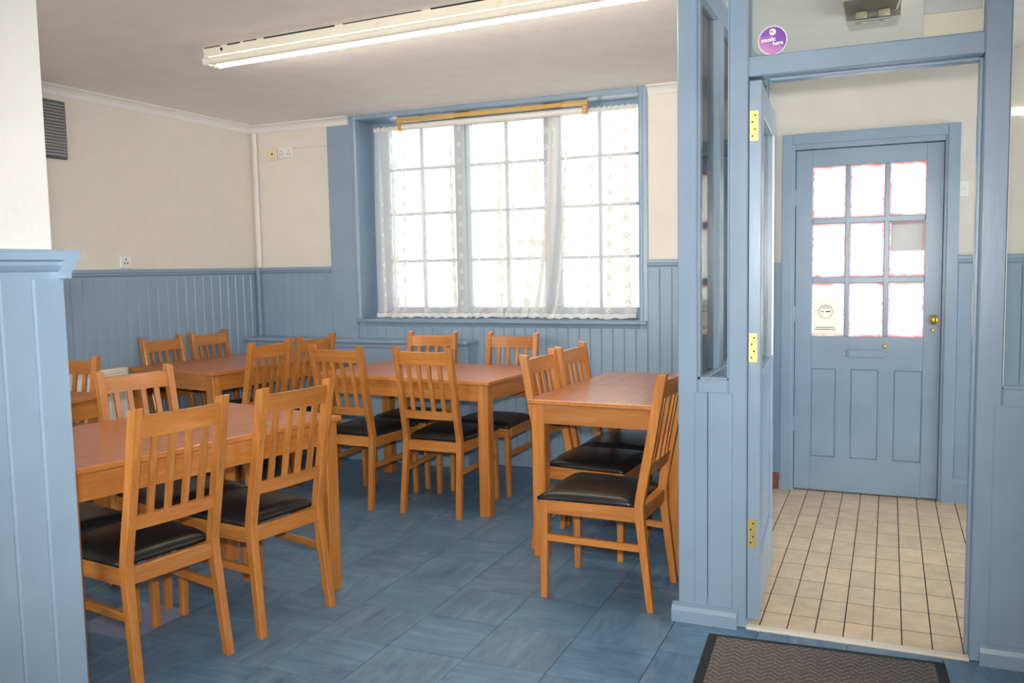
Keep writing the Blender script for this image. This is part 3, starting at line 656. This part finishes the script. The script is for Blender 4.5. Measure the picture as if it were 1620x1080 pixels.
batten('twin-tube ceiling batten added behind the view to light the front part of the room', -1.2, 1.1, -.7, (0, 1))  # extra lamp out of view, added to brighten near posts and wall end

# ------------------------------------------------------------------ fittings
o = thing('wall_vent', 'grey louvred ventilation grille high on the left wall', 'vent', (XL, 3.55, 2.03))
bpart('frame', 'grey_metal', o, 0, .022, -.16, .17, 0, .335, bevel=.008)
for q in range(17): bpart('slat', 'steel', o, .020, .030, -.145, .150, .018+q*.018, .026+q*.018)
def socket(name, label, cat, x, y, z, rz, wd, mat='white_plastic'):
    o = thing(name, label, cat, (x, y, z), rz); bpart('plate', mat, o, -wd/2, wd/2, -.012, 0, -.043, .043, bevel=.003); return o
o = socket('wall_socket', 'white single plug socket just above the left dado rail', 'socket', XL, 4.105, DADO+.048, math.pi/2, .088)
for a, b in ((0, .016), (-.012, -.010), (.012, -.010)): bpart('pin_hole', 'dark_hole', o, a-.004, a+.004, -.0128, -.012, b-.005, b+.005)
bpart('switch', 'white_gloss', o, .024, .034, -.016, -.012, -.004, .016, bevel=.001)
o = socket('wall_socket', 'white double plug socket high on the window wall beside an ivory outlet', 'socket', -4.155, W, 2.236, 0, .135)
for s in (-.034, .034):
    for a, b in ((0, .014), (-.011, -.012), (.011, -.012)): bpart('pin_hole', 'dark_hole', o, s+a-.003, s+a+.003, -.0128, -.012, b-.004, b+.004)
    bpart('switch', 'white_gloss', o, s-.005, s+.005, -.016, -.012, .022, .036, bevel=.001)
o = socket('aerial_outlet', 'ivory aerial outlet high on the window wall', 'outlet', -4.272, W, 2.230, 0, .086, 'ivory_plastic')
part('outlet_hole', 'dark_hole', o, lambda bm: lathe(bm, [(.007, 0), (.007, .002)], (0, -.012, .003), (0, -1, 0), 12))
o = thing('cable_trunking', 'slim off-white cable trunking from double socket to the window board', 'trunking', (0, W, 2.268)); bpart('strip', 'plaster', o, -4.086, -3.773, -.010, 0, -.007, .007, bevel=.002)
o = thing('corner_conduit', 'white vertical pipe boxing in the corner of the room', 'conduit', (0, 0, 0))
bpart('upper_run', 'white_gloss', o, XL+.036, XL+.060, W-.034, W-.012, DADO+.0, H-.056, bevel=.003); bpart('lower_run', 'blue_paint', o, XL+.036, XL+.060, W-.058, W-.034, .863, DADO, bevel=.003)
o = socket('bell_push', 'small white switch plate beside the front door', 'switch', .360, D+.03, 1.728, 0, .042)
bpart('button', 'ivory_plastic', o, -.006, .006, -.016, -.012, -.006, .006)
r = thing('radiator', 'white panel radiator on the left wall behind the half-hidden table', 'radiator', (XL+.036, 3.20, 0))
bpart('panel', 'white_gloss', r, .075, .090, 0, .77, .14, .745, bevel=.004); bpart('back_panel', 'white_gloss', r, .024, .036, .01, .76, .14, .745, bevel=.003)
bpart('top_grille', 'cream_metal', r, .022, .092, 0, .77, .745, .778, bevel=.004)
for q in range(18): bpart('rib', 'white_gloss', r, .088, .096, .025+q*.042, .045+q*.042, .17, .715, bevel=.003)
for yq in (.08, .68): bpart('bracket', 'steel', r, 0, .026, yq-.015, yq+.015, .20, .70)
part('pipe', 'white_gloss', r, lambda bm: tube(bm, (.055, .04, 0), (.055, .04, .15), .008, 8)); part('pipe', 'white_gloss', r, lambda bm: tube(bm, (.055, .73, 0), (.055, .73, .15), .008, 8))

m = thing('door_mat', 'dark grey ribbed entrance mat with black rubber border before the doorway', 'mat', (-.172, 2.676, 0), math.radians(3.2))
part('border', 'rubber', m, lambda bm: prism(bm, [(-.39, 0), (-.385, .006), (.385, .006), (.39, 0)], 'y', -.45, .44), .001)
bpart('pile', 'mat_pile', m, -.355, .355, -.42, .41, .006, .011, bevel=.002)

e = thing('bulkhead_light', 'clear-covered bulkhead lamp on the porch ceiling', 'ceiling light', (-.085, 4.10, H))
bpart('base', 'cream_metal', e, -.115, .115, -.17, .17, -.030, 0, bevel=.004)
part('cover', 'lamp_cover', e, lambda bm: hexa(bm, [(-.095, -.13, -.085), (.095, -.13, -.085), (.095, .13, -.085), (-.095, .13, -.085)], [(-.115, -.17, -.030), (.115, -.17, -.030), (.115, .17, -.030), (-.115, .17, -.030)]), .006)
for x in (-.045, .045):
    part('lampholder', 'ivory_plastic', e, lambda bm: lathe(bm, [(.022, 0), (.024, .02), (.018, .05)], (x, .03, -.032), (0, .2, -1), 14))
part('rib', 'steel', e, lambda bm: tube(bm, (-.07, -.05, -.087), (.07, -.05, -.087), .007, 8))

s = thing('sign_box', 'cream and white sign box fixed behind the transom glass beside the post', 'sign', (0, 0, 0))
bpart('lower_sheet', 'paper_cream', s, .088, .262, P+.055, P+.075, 2.074, 2.156, bevel=.001); bpart('upper_sheet', 'paper_grey', s, .090, .262, P+.056, P+.076, 2.157, 2.399, bevel=.001)

def text_mesh(body, size, align='LEFT', bold=.0, shear=0.):
    cu = bpy.data.curves.new('lettering', 'FONT'); cu.body = body; cu.size = size; cu.align_x = align; cu.offset = bold; cu.shear = shear; cu.resolution_u = 3
    ob = bpy.data.objects.new('lettering', cu); C.objects.link(ob); dg = bpy.context.evaluated_depsgraph_get(); dg.update()
    me = bpy.data.meshes.new_from_object(ob.evaluated_get(dg)); bpy.data.objects.remove(ob); return me
st = thing('round_sticker', 'round purple music licence sticker on the transom glass', 'sticker', (-.391, P+.0445, 2.128))
def disc(bm, r, y, x=0, z=0, seg=40): lathe(bm, [(r, 0), (r, .0006)], (x, y, z), (0, -1, 0), seg)
part('rim', 'white_print', st, lambda bm: disc(bm, .0495, 0)); part('face', 'sticker_purple', st, lambda bm: disc(bm, .0465, -.0007))
part('logo_disc', 'white_print', st, lambda bm: disc(bm, .0115, -.0014, 0, .029))
def word(body, size, x, z, mat, bold=0., y=-.0024, par=st):
    me = text_mesh(body, size, 'LEFT', bold); me.materials.clear(); return put('lettering', me, mat, par, (x, y, z), (math.pi/2, math.radians(-4), 0))
word('PPL', .008, -.0085, .0262, 'ink', .0002, -.0030)
word('recorded', .0075, -.031, .0105, 'pink_ink', .0001); word('music', .021, -.038, -.0045, 'white_print', .0009)
word('played', .0105, -.031, -.0165, 'pink_ink', .0002); word('here', .019, .001, -.0178, 'white_print', .0008)
for q in range(9):
    x = -.030+q*.0075; hh = (math.sqrt(max(0, .045**2-x*x))-.021)*.9
    if hh > .003: bpart('bar', 'pink_ink', st, x-.002, x+.002, -.0026, -.0016, -.021-hh, -.0215)
n1 = thing('door_notice', 'cream no-smoking notice stuck on the lower corner pane of the front door', 'notice', (-.337, ya+.0185, 1.032))
bpart('sheet', 'thin_paper_cream', n1, -.066, .066, 0, .0012, -.104, .104)
part('ring', 'pink_print', n1, lambda bm: [hexa(bm, [(.040*math.cos(a), -.001, .03+.040*math.sin(a)), (.040*math.cos(b), -.001, .03+.040*math.sin(b)), (.040*math.cos(b), 0, .03+.040*math.sin(b)), (.040*math.cos(a), 0, .03+.040*math.sin(a))],
     [(.034*math.cos(a), -.001, .03+.034*math.sin(a)), (.034*math.cos(b), -.001, .03+.034*math.sin(b)), (.034*math.cos(b), 0, .03+.034*math.sin(b)), (.034*math.cos(a), 0, .03+.034*math.sin(a))]) for a, b in [(2*math.pi*i/24, 2*math.pi*(i+1)/24) for i in range(24)]])
bpart('cigarette', 'ink_grey', n1, -.027, -.008, -.0012, 0, .027, .032); bpart('cigarette', 'ink', n1, 0, .026, -.0012, 0, .027, .033)
for x, z, rr in ((-.020, .046, .009), (-.008, .056, .009), (.006, .050, .009), (.014, .058, .006)):
    part('smoke_puff', 'white_print', n1, lambda bm: lathe(bm, [(rr, 0), (rr, .001)], (x, 0, z), (0, -1, 0), 14))
for z, a, b in ((-.062, -.054, .048), (-.074, -.058, .054)): bpart('text_line', 'ink_grey', n1, a, b, -.001, 0, z-.0022, z+.0022)
n2 = thing('paper_sheet', 'pale grey paper over the upper half of a pane in the front door', 'paper', (.088, ya+.0175, 1.484)); bpart('sheet', 'thin_paper_grey', n2, -.084, .086, 0, .0012, -.082, .080)

# ------------------------------------------------------------------ outside
struct('ground', 'pale paved street outside the window', 'exterior_ground', lambda bm: box(bm, -30, 30, W+.3, 40, -.3, -.15))
hs = thing('terraced_house', 'pale rendered house across the street, seen faintly through the net curtains', 'building', (-8, 13, -.15))
bpart('wall', 'pale_render', hs, -16, 16, 0, .3, 0, 7.5); bpart('plinth', 'exterior_ground', hs, -16, 16, -.06, 0, 0, .5)
wf = mesh('window_frame', lambda bm: (box(bm, -.62, -.54, -.03, 0, 0, 1.6), box(bm, .54, .62, -.03, 0, 0, 1.6), box(bm, -.54, .54, -.03, 0, 1.52, 1.6), box(bm, -.68, .68, -.10, 0, -.08, 0), box(bm, -.54, .54, -.02, 0, .76, .84)))
wpn = mesh('window_pane', lambda bm: box(bm, -.54, .54, -.008, 0, 0, 1.52))
for i in range(9):
    for z in (1.1, 4.1):
        f = put('window_frame', wf, 'white_gloss', hs, (-12+i*3., 0, z)); put('window_pane', wpn, 'paper_grey', f)
bpart('door', 'pale_render', hs, 2.2, 3.2, -.02, 0, .1, 2.2); bpart('door', 'pale_render', hs, -4.9, -3.9, -.02, 0, .1, 2.2)
bpart('eaves', 'white_gloss', hs, -16, 16, -.3, 0, 7.3, 7.6)
